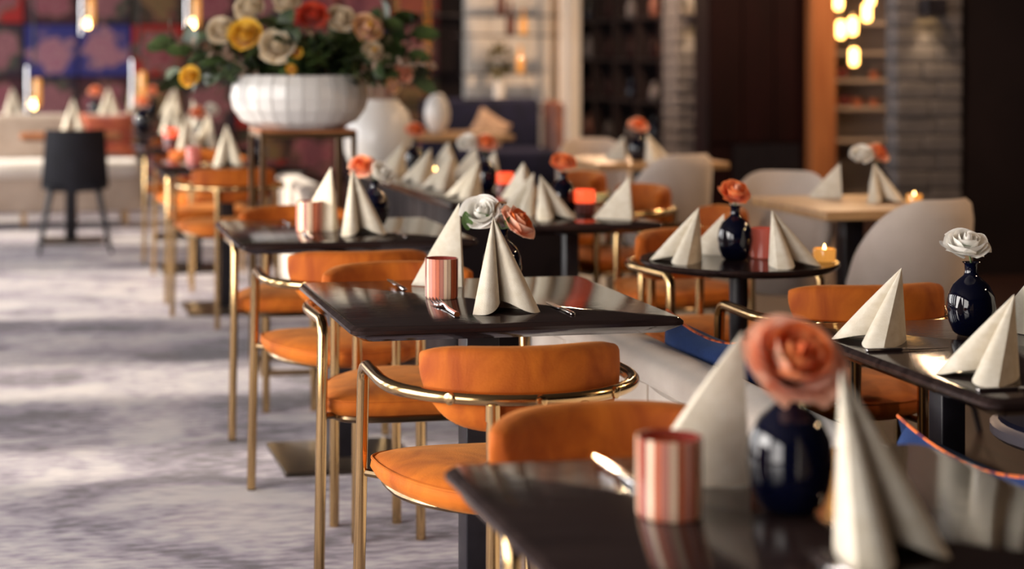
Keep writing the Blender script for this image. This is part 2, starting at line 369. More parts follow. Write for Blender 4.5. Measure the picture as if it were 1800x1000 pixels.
# ------------------------------------------------------------------ orange velvet armchair with brass tube frame
def ell(phi, a, b): return (a * math.sin(phi), -b * math.cos(phi))
def make_chair():
    t = thing('tube_armchair', 'orange velvet armchair', 'chair')
    ZR, r = .672, .0136
    # armrest rail: straight arms and a round back
    pts = [(-.255, .165, ZR), (-.258, .06, ZR)]
    for k in range(13):
        x, y = ell(R(-90 + 15 * k), .258, .228); pts.append((x, y, ZR))
    pts += [(.258, .06, ZR), (.255, .165, ZR)]
    MB().tube(crom(pts, 3), r, 12).build('back_rail', M['brass'], t)
    for sx in (-1, 1):      # front legs bend over into the arms
        p = [(sx*.255, .165, ZR), (sx*.255, .180, ZR - .001), (sx*.2555, .194, ZR - .007), (sx*.256, .204, ZR - .018), (sx*.2565, .208, ZR - .034), (sx*.260, .211, .44), (sx*.268, .218, .004)]
        MB().tube(p, r, 12).build('leg', M['brass'], t)
        MB().tube([(sx*.268, .218, 0), (sx*.268, .218, .012)], .0125, 12).build('foot_cap', M['black_metal'], t)
        p = [(sx*.088, -.214, ZR - .006), (sx*.088, -.214, .44), (sx*.090, -.218, .0)]
        l = MB().tube(p, r, 12).build('leg', M['brass'], t)
        MB().tube([(sx*.088, -.214, ZR - .04), (sx*.088, -.214, ZR - .008)], .0165, 12).build('collar', M['brass'], l)
    # seat ring with stubs to the legs
    def plan(k, a=.252, b=.218, e=2.5, n=48):
        th = 2*PI*k/n; c, s = math.cos(th), math.sin(th)     # straight front, round rear
        if s >= 0: return (.248 * math.copysign(abs(c)**.55, c), .165 + .078 * abs(s)**.8)
        return (.248 * math.copysign(abs(c)**.92, c), .165 - .350 * abs(s)**.98)
    f = MB(); f.tube([(plan(k)[0]*.88, .03 + (plan(k)[1]-.03)*(.93 if plan(k)[1] > .1 else .66), .430) for k in range(48)], .009, 8, True)
    for sx in (-1, 1):
        f.tube([(sx*.260, .211, .440), (sx*.19, .165, .434)], .0085, 8)
        f.tube([(sx*.088, -.214, .436), (sx*.086, -.12, .434)], .0085, 8)
    f.build('seat_frame', M['brass_dark'], t)
    prof = [(.02, .424), (.55, .424), (.84, .429), (.955, .441), (1.0, .459), (.99, .473), (.95, .482), (.86, .490), (.6, .499), (.3, .503), (.02, .504)]
    s = MB().loft([[(plan(k)[0]*q, .03 + (plan(k)[1]-.03)*q, z) for k in range(48)] for q, z in prof]).build('seat', M['velvet'], t, 60)
    MB().tube([(plan(k)[0]*.985, .03 + (plan(k)[1]-.03)*.985, .4775) for k in range(48)], .0035, 6, True).build('piping', M['velvet'], s)
    # backrest pad: follows the rail, straight top, bowed bottom edge
    rings = []
    N = 45
    for i in range(N):
        u = math.sin(R(-90 + 180 * i / (N - 1))); phi = R(64) * u; e = 1 - abs(u)**6
        q = max(e, 0) ** .5
        zt = .768 - .004 * u * u; zb = .602 + .085 * abs(u)**4.2
        zc = (zt + zb) / 2 + .012 * (1 - q); hh = (zt - zb) / 2 * (.12 + .88 * q); th = .032 * (.10 + .90 * q)
        a, b = .258 - .011 - .030, .228 - .011 - .030
        cx, cy = ell(phi, a, b); nx, ny = math.sin(phi), -math.cos(phi)
        ring = []
        for k in range(16):
            g = 2*PI*k/16; cg, sg = math.cos(g), math.sin(g)
            dn = th * math.copysign(abs(cg)**.6, cg); dz = hh * math.copysign(abs(sg)**.45, sg)
            ring.append((cx + nx*dn, cy + ny*dn, zc + dz))
        rings.append(ring)
    b = MB().loft(rings).build('backrest', M['velvet'], t, 60)
    for ang in (-38, 0, 38):
        x, y = ell(R(ang), .258 + .0155, .228 + .0155); x0, y0 = ell(R(ang), .238, .208)
        MB().tube([(x0, y0, ZR), (x, y, ZR), (x*1.008, y*1.008, ZR)], [.0115, .0115, .007], 14).build('bolt', M['brass'], b)
    return t
CH = make_chair(); CHU = [False]
def chair(label, x, y, deg, group): return put(CH, CHU, label, (x, y, 0), R(deg), group)
G1 = 'orange armchairs along the carpet row'
chair('orange velvet armchair seen from behind, drawn up to the sharply focused table', .965, 3.36, 0, G1)
chair('orange velvet armchair facing us across the nearest table, backrest top showing', .915, 2.47, 180, G1)
chair('orange velvet armchair facing us under the far edge of the focused table', .975, 4.335, 180, G1)
chair('orange velvet armchair seen from behind, drawn up to table before the brass stand', .945, 4.94, 0, G1)
chair('orange velvet armchair facing us just in front of the brass flower stand', .965, 6.03, 180, G1)
chair('blurred orange armchair seen from behind, just past the brass flower stand', .995, 8.36, 0, G1)
chair('blurred orange armchair facing us at second table past the flower stand', 1.0, 9.22, 180, G1)
chair('small blurred orange armchair from behind, third table past the flower stand', 1.02, 9.97, 0, G1)
chair('far orange armchair facing us beside the end of the cream bench', 1.0, 10.95, 180, G1)
G2 = 'orange armchairs of the right row'
chair('orange armchair from behind between right edge table and round vase table', 2.055, 4.03, 0, G2)
chair('orange armchair facing us on far side of the round vase table', 2.10, 5.02, 188, G2)
chair('orange armchair turned left at the table with the red candle', 2.36, 5.86, 80, G2)
chair('blurred orange armchair turned left beside long dark communal table, nearer one', 2.45, 6.85, 95, G2)
chair('blurred orange armchair turned left beside long dark communal table, farther one', 2.45, 7.65, 90, G2)

# ------------------------------------------------------------------ dark square tables on a post
def table(label, x, y, w=.75, d=.73, post=.08, base=.43, px=None, py=None, topmat='tabletop', group='dark square tables', two=None):
    t = thing('dining_table', label, 'table', (x, y, 0), 0, group)
    m_ = MB(); X, Y = w / 2, d / 2
    m_.loft([rrect(-X+i, X-i, -Y+i, Y-i, max(.028 - i*.3, .004), z) for i, z in ((.034, .715), (.004, .732), (0, .735), (0, .742), (.0075, .749), (.010, .750))])
    m_.build('tabletop', M[topmat], t, 30)
    posts = [(px or 0, py or 0)] + ([two] if two else [])
    for (a, b) in posts:
        m_ = MB(); rbox(m_, a - post/2, a + post/2, b - post/2, b + post/2, .012, .714, .004, .003); m_.build('post', M['black_metal'], t)
        m_ = MB(); rbox(m_, a - base/2, a + base/2, b - base/2, b + base/2, 0, .014, .01, .003); m_.build('base_plate', M['bronze_plate'], t)
        MB().box(a - .13, a + .13, b - .13, b + .13, .705, .7155).build('mounting_plate', M['black_metal'], t, 0)
    return t
table('dark glossy table in the foreground at the bottom of the photo', .957, 2.0)
table('sharply focused dark glossy square table holding the copper candle and roses', 1.055, 3.91)
table('dark glossy square table between the focused table and brass flower stand', 1.015, 5.50)
table('blurred dark table first past the brass flower stand', 1.02, 8.77)
table('blurred dark table second past the brass flower stand', 1.02, 10.42)
table('far dark table beside the end of the cream bench', 1.115, 12.22)
table('dark table with brown top in front of the cream bench behind black chair', .315, 12.07, .70, .60, topmat='walnut')
table('large dark table cut by the right edge, holding the white rose', 2.02, 3.03, .85, .82, .052, .30, px=-.21, py=.10, group='dark tables of the right row', two=(.25, .0))
table('dark table with red glowing candle left of the far pale chairs', 1.87, 5.83, .54, .66, .05, .34, px=.04, group='dark tables of the right row')
table('dark table behind the cream bench, left one', -.35, 15.2, .9, .7, group='tables behind the cream bench')
table('dark table behind the cream bench, right one', 1.0, 15.1, .9, .7, group='tables behind the cream bench')

def round_table(label, x, y, r, group=None, topmat='tabletop', h=.75):
    t = thing('round_table', label, 'table', (x, y, 0), 0, group)
    MB().lathe([(r - .02, h - .022), (r - .003, h - .012), (r, h - .008), (r, h - .003), (r - .003, h), (.001, h)], 48).build('tabletop', M[topmat], t, 30)
    MB().lathe([(.028, .02), (.026, .05), (.026, h - .03), (.06, h - .021)], 20).build('post', M['black_metal'], t)
    MB().lathe([(.20, 0), (.20, .012), (.06, .022), (.03, .03)], 32).build('base_plate', M['black_metal'], t)
    return t
round_table('round dark table with coral flower vase at centre right', 1.975, 4.52, .275, 'dark tables of the right row')

# long communal table with panelled side
t = thing('communal_table', 'long dark communal table carrying a row of cream napkins', 'table', (1.6, 6.36, 0))
m_ = MB(); rbox(m_, 0, .58, 0, 1.86, .722, .75, .01, .004); m_.build('tabletop', M['tabletop'], t)
for k in range(5):
    m_ = MB(); rbox(m_, .035, .06, .03 + k * .362, .03 + k * .362 + .35, .03, .722, .006, .005); m_.build('side_panel', M['dark_wall'], t)
for k in range(2):
    m_ = MB(); rbox(m_, .06, .52, .03 + k * 1.77, .06 + k * 1.77, .0, .722, .006, .004); m_.build('end_panel', M['dark_wall'], t)

# wooden tables of the far right column
def wood_table(label, x, y, w, d):
    t = thing('wooden_table', label, 'table', (x, y, 0), 0, 'light wooden tables')
    m_ = MB(); rbox(m_, -w/2, w/2, -d/2, d/2, .715, .75, .012, .004); m_.build('tabletop', M['oak'], t)
    m_ = MB(); rbox(m_, -.04, .04, -.04, .04, .012, .716, .006, .004); m_.build('post', M['black_metal'], t)
    m_ = MB(); rbox(m_, -.2, .2, -.2, .2, 0, .014, .01, .003); m_.build('base_plate', M['black_metal'], t)
wood_table('light wooden table between the two pale tub chairs at right', 3.13, 6.12, .53, .66)
wood_table('blurred wooden table with coral flower before the dark cabinet', 3.26, 8.72, .72, .66)
wood_table('far wooden table carrying the oval white vase', 2.95, 11.7, .74, .7)

# ------------------------------------------------------------------ pale tub chairs
def make_tub():
    t = thing('tub_chair', 'pale tub chair', 'chair')
    n = 37; rings = []
    for i in range(n):
        u = -1 + 2*i/(n-1); phi = R(118) * u; a = abs(u)
        zt = .825 - .32 * (max(0, a - .20) / .80) ** 2.0; zb = .36; ring = []
        for dr, f in ((0, 0), (.026, .0), (.042, .12), (.046, .45), (.040, .85), (.028, .97), (.012, 1), (-.004, .97), (-.010, .85), (-.012, .4), (-.008, .08)):
            z = zb + (zt - zb) * f; taper = .84 + .17 * ((z - .36) / .45)
            rr = (.188 + dr) * taper
            ring.append((rr * math.sin(phi), -rr * math.cos(phi) * 1.08, z))
        rings.append(ring)
    MB().loft(rings).build('back_shell', M['pale_fab'], t, 60)
    s = MB(); s.lathe([(.02, .34), (.14, .34), (.16, .355), (.178, .43), (.176, .465), (.16, .482), (.10, .488), (.01, .49)], 36, (0, .01, 0)); s.build('seat', M['pale_fab'], t, 60)
    for sx, sy in ((-1, -1), (1, -1), (-1, 1), (1, 1)):
        MB().tube([(sx*.13, sy*.13 + .02, .37), (sx*.19, sy*.19 + .02, .0)], [.015, .010], 10).build('leg', M['black_metal'], t)
    return t
TUB = make_tub(); TU = [False]
def tub(label, p, deg, s=1.0): put(TUB, TU, label, p, R(deg), 'pale tub chairs', s)
tub('large pale tub chair seen from behind at right, before the wooden table', (3.07, 5.60, 0), 16)
tub('pale tub chair facing us behind the wooden table at right', (3.08, 6.62, 0), 150)
tub('blurred pale tub chair seen from behind, right of the red candle', (3.17, 8.15, 0), 16)
tub('far pale tub chair facing us beyond the coral flower table', (3.2, 9.32, 0), 170)

# ------------------------------------------------------------------ black shell chair
t = thing('shell_chair', 'black shell chair with four splayed legs before the cream bench', 'chair', (.325, 11.52, 0), 0)
rings = []
for i in range(17):
    u = -1 + 2*i/16
    ring = []
    for (v, ins) in ((0, 0), (.12, 0), (.3, 0), (.6, 0), (.9, 0), (1, 0), (1, 1), (.9, 1), (.6, 1), (.3, 1), (.12, 1), (0, 1)):
        z = .43 + .385 * v; wd = .222 - .028 * v; bow = .055 * u * u
        ring.append((wd * u, -.20 - .05 * v + bow * 1.2 + (.018 if ins else 0), z - .03 * (1 - v) * (1 - abs(u))))
    rings.append(ring)
MB().loft(rings).build('backrest', M['black_shell'], t, 50)
s = MB(); s.loft([rrect(-.215*q, .215*q, -.20*q, .22*q, .09*q, z) for q, z in ((.85, .405), (1, .425), (1, .445), (.93, .455), (.5, .452))]); s.build('seat', M['black_shell'], t, 50)
for sx, sy in ((-1, -1), (1, -1), (-1, 1), (1, 1)):
    MB().tube([(sx*.155, sy*.14, .41), (sx*.235, sy*.215, 0)], [.019, .011], 10).build('leg', M['black_metal'], t)

# ------------------------------------------------------------------ upholstered dividers and benches
def divider(label, y0, y1, nch, ledge=True):
    t = thing('bench_divider', label, 'divider', (1.51, y0, 0), 0, 'cream velvet dividers')
    L_ = y1 - y0
    m_ = MB(); rbox(m_, -.035, .06, .0, L_, .02, .56, .01, .01); m_.build('core', M['cream_vel'], t)
    m_ = MB(); m_.loft([[( .0125 + .07 * math.copysign(abs(math.cos(2*PI*k/20))**.8, math.cos(2*PI*k/20)), y, .570 + .045 * math.copysign(abs(math.sin(2*PI*k/20))**.8, math.sin(2*PI*k/20))) for k in range(20)] for y in (0, L_)]); m_.build('top_roll', M['cream_vel'], t, 60)
    w = L_ / nch
    ch = MB(); ch.loft([[(-.04 - .016 * math.sin(PI * k / 8), w * (.02 + .96 * k / 8), z) for k in range(9)] + [(-.034, w*.98, z), (-.034, w*.02, z)] for z in (.03, .535)]); me = ch.mesh('channel', M['cream_vel'], 60)
    for i in range(nch): obj('channel', me, t, (0, i * w, 0))
    if ledge: m_ = MB(); rbox(m_, .06, .20, .0, L_, .0, .22, .01, .01); m_.build('ledge', M['dark_wall'], t)
    return t
divider('cream velvet divider running between focused table and right row', 1.0, 4.86, 12)
divider('far cream velvet divider with fluted channels behind the brass stand', 8.75, 9.95, 10, False)

def cushion(label, loc, rot, w, h, d, mt, trim=None, name='cushion', group=None):
    t = thing(name, label, 'cushion', loc, 0, group)
    t.rotation_euler = rot
    n = 14; rings = []
    v = []; f = []
    for sgn in (1, -1):
        for i in range(n + 1):
            for j in range(n + 1):
                u, q = -1 + 2*i/n, -1 + 2*j/n
                pinch = 1 - .17 * (1 - abs(u)**2) * abs(q)**4; pinch2 = 1 - .10 * (1 - abs(q)**2) * abs(u)**4
                th = sgn * d/2 * ((1 - u**4) * (1 - q**4)) ** .45
                v.append((u * w/2 * pinch2, th, h/2 + q * h/2 * pinch))
    m1 = (n + 1) ** 2
    for i in range(n):
        for j in range(n):
            a = i*(n+1) + j
            f.append((a, a+1, a+n+2, a+n+1)); f.append((m1+a, m1+a+n+1, m1+a+n+2, m1+a+1))
    MB().add(v, f).build('cover', mt, t, 70)
    if trim:
        m_ = MB(); m_.tube([v[i*(n+1) + n] for i in range(n+1)], .0035, 6); m_.build('printed_edge', trim, t)
    return t
cushion('royal blue velvet cushion with orange printed edge at the lower right', (1.665, 2.70, .205), (R(8), 0, R(-88)), .46, .46, .11, M['blue_vel'], M['orange_trim'], group='blue cushions')
cushion('royal blue velvet cushion behind the divider, left of the nearest coral rose', (1.665, 3.84, .232), (R(8), 0, R(-86)), .46, .46, .11, M['blue_vel'], M['orange_trim'], group='blue cushions')

# far cream bench
t = thing('banquette', 'long cream upholstered bench with gold feet at the far left', 'bench', (.87, 12.9, 0))
m_ = MB(); rbox(m_, -2.6, 0, .04, .62, .12, .40, .02, .02); m_.build('base', M['taupe_vel'], t)
for k in range(2):
    m_ = MB(); rbox(m_, -1.3*(k+1) + .005, -1.3*k - .005, 0, .52, .38, .50, .05, .045); m_.build('seat_cushion', M['cream_vel'], t, 60)
    m_ = MB(); rbox(m_, -1.3*(k+1) + .005, -1.3*k - .005, .48, .64, .45, .84, .05, .05); m_.build('back_cushion', M['taupe_vel'], t, 60)
for k in range(7):
    for y in (.08, .56):
        MB().lathe([(.016, 0), (.022, .12)], 14, (-.12 - k * .38, y, 0)).build('foot', M['brass'], t)
cushion('rust red patterned cushion on the cream bench, right of the black chair', (.62, 13.30, .50), (R(-8), 0, 0), .44, .36, .12, M['rust'])

# navy booth at the back with brown leather end
t = thing('booth_sofa', 'curved navy booth sofa with brown fluted end at the back', 'sofa', (3.6, 14.4, 0))
m_ = MB(); rbox(m_, 0, 1.02, 0, .55, .0, .46, .04, .04); m_.build('seat', M['navy_fab'], t)
m_ = MB(); rbox(m_, -.1, 1.0, .5, .66, .05, .90, .05, .05); m_.build('backrest', M['navy_fab'], t)
for k in range(5):
    m_ = MB(); m_.lathe([(.055, .05), (.055, .84), (.04, .87), (.01, .88)], 12, (1.02 + k * .012, .05 + k * .105, 0)); m_.build('channel', M['brown_lea'], t)
cushion('tan cushion leaning diagonally on the navy booth', (4.02, 14.83, .47), (R(-14), R(32), 0), .34, .34, .11, M['dry'])

# dark stool at the right edge
t = thing('round_stool', 'dark round stool with grey rim cut by right edge', 'stool', (2.53, 3.62, 0))
MB().lathe([(.27, .415), (.282, .425), (.282, .445), (.27, .455)], 40).build('rim', mat('grey_rim', (.22, .20, .24), .4), t)
MB().lathe([(.268, .44), (.26, .465), (.2, .49), (.1, .50), (.005, .502)], 40).build('seat', M['navy_fab'], t)
for k in range(4):
    a = R(45 + 90 * k); MB().tube([(.14*math.cos(a), .14*math.sin(a), .42), (.22*math.cos(a), .22*math.sin(a), 0)], [.014, .010], 10).build('leg', M['black_metal'], t)

# ------------------------------------------------------------------ brass stand with the fluted bowl
SX, SY = 1.15, 7.12
t = thing('flower_stand', 'tall square brass stand under the white fluted bowl', 'stand', (SX, SY, 0))
a, d, bar = .19, .175, .011
for sx in (-1, 1):
    for sy in (-1, 1):
        MB().box(sx*a - bar, sx*a + bar, sy*d - bar, sy*d + bar, 0, 1.0).build('leg', M['brass_dark'], t, 0)
for z in (.012, .985):
    for sy in (-1, 1): MB().box(-a + bar, a - bar, sy*d - bar + .001, sy*d + bar - .001, z - .011, z + .011).build('frame_bar', M['brass_dark'], t, 0)
    for sx in (-1, 1): MB().box(sx*a - bar + .001, sx*a + bar - .001, -d + bar, d - bar, z - .011, z + .011).build('frame_bar', M['brass_dark'], t, 0)
MB().box(-a - bar, a + bar, -d - bar, d + bar, .997, 1.006).build('top_plate', M['walnut'], t, 0)
t = thing('fluted_bowl', 'large white fluted ceramic bowl full of flowers', 'bowl', (SX - .01, SY, 1.006))
NB = 28; rings = []
for r, z in ((.001, 0), (.15, 0), (.19, .008), (.245, .035), (.282, .085), (.293, .135), (.286, .185), (.268, .222), (.262, .228), (.252, .224), (.262, .18), (.262, .12), (.15, .04), (.001, .03)):
    rings.append([(r * g * math.cos(2*PI*(k + q)/NB), r * g * math.sin(2*PI*(k + q)/NB), z) for k in range(NB) for q, g in ((-.44, 1), (.44, 1), (.5, .968))])
MB().loft(rings).build('bowl_body', M['ceramic'], t, 0)
MB().lathe([(.001, .19), (.255, .19), (.25, .196), (.001, .2)], 32).build('moss', M['leaf'], t)

# ------------------------------------------------------------------ flowers
def petal_grid(r0, h, w, opn, Rr):
    vs = []; fs = []; NU, NV = 8, 7
    for j in range(NV + 1):
        v = j / NV; ha = w * math.sin(PI * (.14 + .56 * v)) ** .5
        for i in range(NU + 1):
            u = -1 + 2*i/NU; ph = u * ha
            rr = r0 * (.22 + .78 * math.sin(PI/2 * min(1, v * 1.35))) + opn * v ** 3 + .05 * u * u * v * v
            z = h * v - .20 * h * abs(u) ** 2.5 * v + .035 * math.sin(4 * u + 9 * r0) * v * v - max(opn, 0) * .55 * v ** 5
            vs.append((rr * math.cos(ph), rr * math.sin(ph), z - .45 * Rr))
    n = NU + 1
    for j in range(NV):
        for i in range(NU): fs.append((j*n+i, j*n+i+1, (j+1)*n+i+1, (j+1)*n+i))
    return vs, fs
RINGS = [(.11, 1.10, 120, -.07, 3), (.25, 1.10, 84, -.12, 3), (.40, 1.02, 62, -.08, 4), (.56, .98, 56, .04, 5), (.72, .92, 54, .10, 5), (.82, .78, 52, .24, 6)]
_pc = {}
def petal_mesh(k, mt):
    key = (k, mt)
    if key not in _pc:
        r0, h, w, cu, n = RINGS[k]; v, f = petal_grid(r0, h, R(w), cu, 1.0); _pc[key] = MB().add(v, f).mesh('petal', M[mt], 80)
    return _pc[key]
_bc = {}
def bloom_mesh(mts):
    if mts not in _bc:
        b = MB()
        for k, (r0, h, w, cu, n) in enumerate(RINGS):
            v, f = petal_grid(r0, h, R(w), cu, 1.0)
            for q in range(n):
                A = Matrix.Rotation(2*PI*q/n + k * .7 + random.uniform(-.2, .2), 4, 'Z') @ Matrix.Rotation(R(random.uniform(-6, 15)), 4, 'Y') @ Matrix.Scale(random.uniform(.92, 1.1), 4); b.add([A @ Vector(p) for p in v], f, min(k // 2, len(mts) - 1))
        _bc[mts] = b.mesh('bloom', [M[x] for x in mts], 80)
    return _bc[mts]
def leaf_mesh(L_=1.0, W_=.36):
    vs = []; fs = []
    for j in range(7):
        v = j / 6; w = W_ * math.sin(PI * min(1, v * .93 + .05)) ** .8
        for u in (-1, 0, 1): vs.append((u * w, v * L_, .10 * L_ * math.sin(v * PI) - .05 * v + .10 * W_ * abs(u)))
    for j in range(6):
        for i in range(2): fs.append((j*3+i, j*3+i+1, (j+1)*3+i+1, (j+1)*3+i))
    return MB().add(vs, fs)
LEAF = leaf_mesh().mesh('leaf', M['leaf2'], 80)
def rose(label, foot, centre, face, rad, mts, fine=False, leaves=0, name='rose', cat='flower', group=None):
    t = thing(name, label, cat, foot, 0, group)
    rel = Vector(centre) - Vector(foot); q = Vector(face).to_track_quat('Z', 'Y')
    if fine:
        for k, (r0, h, w, cu, n) in enumerate(RINGS):
            for i in range(n):
                sc_ = rad * random.uniform(.92, 1.1)
                o = obj('petal', petal_mesh(k, mts[min(k * len(mts) // 6 + (1 if (i * 7 + k) % 5 == 0 and len(mts) > 1 else 0), len(mts) - 1)]), t, rel, None, sc_)
                o.rotation_euler = (q.to_matrix() @ Matrix.Rotation(2*PI*i/n + k * .7 + random.uniform(-.2, .2), 3, 'Z') @ Matrix.Rotation(R(random.uniform(-6, 15)), 3, 'Y')).to_euler()
    else:
        o = obj('bloom', bloom_mesh(mts), t, rel, q.to_euler(), rad)
    back = rel - Vector(face).normalized() * rad * .3
    pts = crom([Vector((0, 0, 0)), Vector((back.x * .25, back.y * .25, back.z * .55)), back], 6)
    MB().tube(pts, .0022, 6).build('stem', M['stem'], t)
    for i in range(leaves):
        a = 2.2 * i + 2.4; p = pts[int(len(pts) * (.8 - .15 * i))]
        o = obj('leaf', LEAF, t, p, (R(25), R(-10), a), rad * 1.0)
    return t
VPROF = [(.001, 0), (.028, 0), (.036, .006), (.045, .028), (.049, .055), (.046, .082), (.036, .103), (.022, .116), (.0145, .123), (.0125, .132), (.0135, .146), (.018, .150), (.0145, .149), (.010, .14), (.010, .128), (.03, .10), (.04, .06), (.03, .01), (.001, .008)]
VASE = MB().lathe(VPROF, 32).mesh('bud_vase', M['navy_glass'], 60)
def vase(label, p, s=1.0):
    return tag(obj('bud_vase', VASE, None, p, None, s), label, 'vase', 'navy bud vases')

# ------------------------------------------------------------------ folded napkins
def napkin_mesh():
    base = []
    tip, ridge, val = Vector((.080, -.040)), Vector((0, .060)), Vector((0, .012))
    ctrl = [val, Vector((.010, -.022)), Vector((.030, -.052)), Vector((.058, -.060)), tip]
    fr = [ctrl[0]] + [p.to_2d() for p in crom([c.to_3d() for c in ctrl], 4)[1:]]
    right = fr; back = [tip.lerp(ridge, k / 5) + Vector((.006, .006)) * math.sin(PI * k / 5) for k in range(1, 6)]
    half = right + back
    left = [Vector((-p.x, p.y)) for p in reversed(half[1:-1])]
    base = half + left
    ap = Vector((.0, .050, .209)); n = len(base); rings = []
    for k in range(9):
        t = (k / 8) ** .9 * .992; ring = []
        for i, p in enumerate(base):
            zb = 0
            if p.y < .045 and abs(p.x) < .078 and (i < len(right) or i > n - len(right)):
                zb = .022 * math.exp(-(abs(p.x) / .034) ** 2)
            b3 = Vector((p.x, p.y, zb)); q = b3.lerp(ap, t)
            bul = math.sin(PI * t) * .05; q.x += p.x * bul * .4; q.y += (p.y - .05) * bul * .3
            ring.append(q)
        rings.append(ring)
    m_ = MB(); m_.loft(rings, False, True)
    return m_.mesh('folded_napkin', M['linen'], 50)
NAP = napkin_mesh()
def nap(label, p, deg, s=1.0, g='folded cream napkins'):
    if p.x > 1.6 and p.y < 9: s = (1.0 * s, 1.14 * s, .71 * s)      # the right hand tables have lower, wider folds
    return tag(obj('folded_napkin', NAP, None, p, (0, 0, R(deg)), s), label, 'napkin', g)

# ------------------------------------------------------------------ candle holders
def facet_holder(r, h, n, seed):
    """cup of vertical glass strips with thin dark joints"""
    rnd = random.Random(seed); m_ = MB(); ang = []
    for k in range(n): ang += [2*PI*(k + .06)/n, 2*PI*(k + .94)/n]
    rings = []
    for rr, z in ((r*.94, 0), (r*.985, .003), (r, h*.5), (r*1.0, h), (r*.93, h), (r*.92, h*.4), (.002, h*.36)):
        rings.append([(rr*math.cos(a), rr*math.sin(a), z) for a in ang])
    m_.loft(rings, True, False)
    col = []
    while len(col) < n:
        q = [0, 2, 1, 0, 3, 2]; rnd.shuffle(q); col += q
    m_.m = [(3 if k % 2 or i >= 4 else col[k // 2]) for i in range(6) for k in range(2*n)] + [3]
    return m_.mesh('holder', [M['cop1'], M['cop2'], M['cop3'], M['cop4']], 0)
def flame_parts(t, z):
    MB().lathe([(.001, z), (.019, z), (.019, z + .013), (.001, z + .014)], 16).build('tealight', M['wax'], t)
    MB().lathe([(.0005, z + .014), (.0042, z + .020), (.0035, z + .027), (.0004, z + .036)], 10).build('flame', M['flame'], t)
def candle(label, p, kind='mosaic', s=1.0, seed=1):
    t = thing('candle_holder', label, 'candle holder', p, 0, 'glass candle holders')
    if kind == 'mosaic': obj('holder', facet_holder(.0395, .094, 26, seed), t); z = .036
    elif kind == 'red':
        MB().lathe([(.03, 0), (.036, .004), (.037, .045)], 20, cap1=False).build('glass_foot', M['darkred'], t)
        MB().lathe([(.037, .045), (.038, .09), (.034, .09), (.033, .045)], 20, cap0=False, cap1=False).build('glass_cup', M['redglass'], t); z = .04
    elif kind == 'amber':
        MB().lathe([(.02, 0), (.028, .003), (.030, .032), (.028, .036), (.024, .034), (.024, .01), (.002, .009)], 18, cap1=False).build('glass_cup', M['amber'], t); z = .012
    else:
        MB().lathe([(.03, 0), (.037, .004), (.038, .085), (.034, .085), (.033, .02), (.002, .018)], 20, cap1=False).build('glass_cup', M['pinkglass'], t); z = .02
    flame_parts(t, z)
    t.scale = (s,) * 3
    return t

# ------------------------------------------------------------------ cutlery
def knife_mesh():
    m_ = MB(); rbox(m_, -.006, .006, 0, .085, .0, .008, .003, .003)
    m_.loft([[(-.005, .085, .003), (.005, .085, .003), (.005, .085, .006), (-.005, .085, .006)], [(-.008, .11, .003), (.008, .11, .003), (.008, .11, .005), (-.008, .11, .005)], [(-.009, .17, .003), (.006, .17, .003), (.006, .17, .0045), (-.009, .17, .0045)], [(-.004, .195, .003), (.0, .195, .003), (.0, .195, .004), (-.004, .195, .004)]])
    return m_.mesh('knife', M['steel'], 40)
def fork_mesh():
    m_ = MB()
    m_.tube([(0, 0, .004), (0, .06, .004), (0, .10, .009), (0, .115, .008)], [.006, .005, .003, .004], 8)
    m_.loft([[(-.003, .112, .006), (.003, .112, .006), (.003, .112, .010), (-.003, .112, .010)], [(-.011, .128, .003), (.011, .128, .003), (.011, .128, .006), (-.011, .128, .006)], [(-.012, .145, .003), (.012, .145, .003), (.012, .145, .0055), (-.012, .145, .0055)]])
    for k in range(4):
        x = -.0102 + k * .0068; m_.tube([(x, .143, .004), (x, .17, .006), (x, .19, .011)], [.0018, .0016, .0008], 6)
    return m_.mesh('fork', M['steel'], 40)
KN, FK = knife_mesh(), fork_mesh()
def cut(kind, label, x, y, deg, z=.7502, s=1.0):
    me = KN if kind == 'knife' else FK
    return tag(obj(kind, me, None, (x, y, z), (0, 0, R(deg)), s), label, kind, 'table cutlery')

TZ = .7503
def T(px, py): return W(px, py, .75) + Vector((0, 0, .0004))
def P(x, y): return Vector((x, y, TZ))
def vase_rose(tl, p, col, vlabel, rlabel, dz=.185, rad=.042, fine=False, s=1.0, off=(0, 0), face=(0, -.6, .8)):
    vase(vlabel, p, s)
    return rose(rlabel, p + Vector((0, 0, .146 * s)), p + Vector((off[0], off[1], dz)), face, rad, col, fine, 1 if fine else 0, group='roses in bud vases')
CORAL = ('p_coralred', 'p_coral', 'p_coralpink'); WHITE = ('p_white',)

# -- nearest table
nap('big blurred cream napkin left of the navy vase on the foreground table', P(.922, 2.219), 218, (1.2, 1.12, 1.0))
nap('big blurred cream napkin at the bottom right of the foreground table', P(.975, 1.845), 24, 1.0)
candle('blurred copper glass candle holder on the foreground table', P(.803, 2.052), 'mosaic', 1.06, 5)
v0 = P(.966, 2.05)
vase_rose(t, v0, CORAL, 'round navy glass vase on the foreground table', 'big blurred coral rose in the foreground vase', .192, .060, True, 1.12, (.004, -.005), (.05, -.78, .62))
cut('knife', 'blurred steel knife behind the foreground candle holder', .81, 2.165, 0)
cut('fork', 'blurred steel fork at the bottom edge of the foreground table', .90, 1.66, 0)
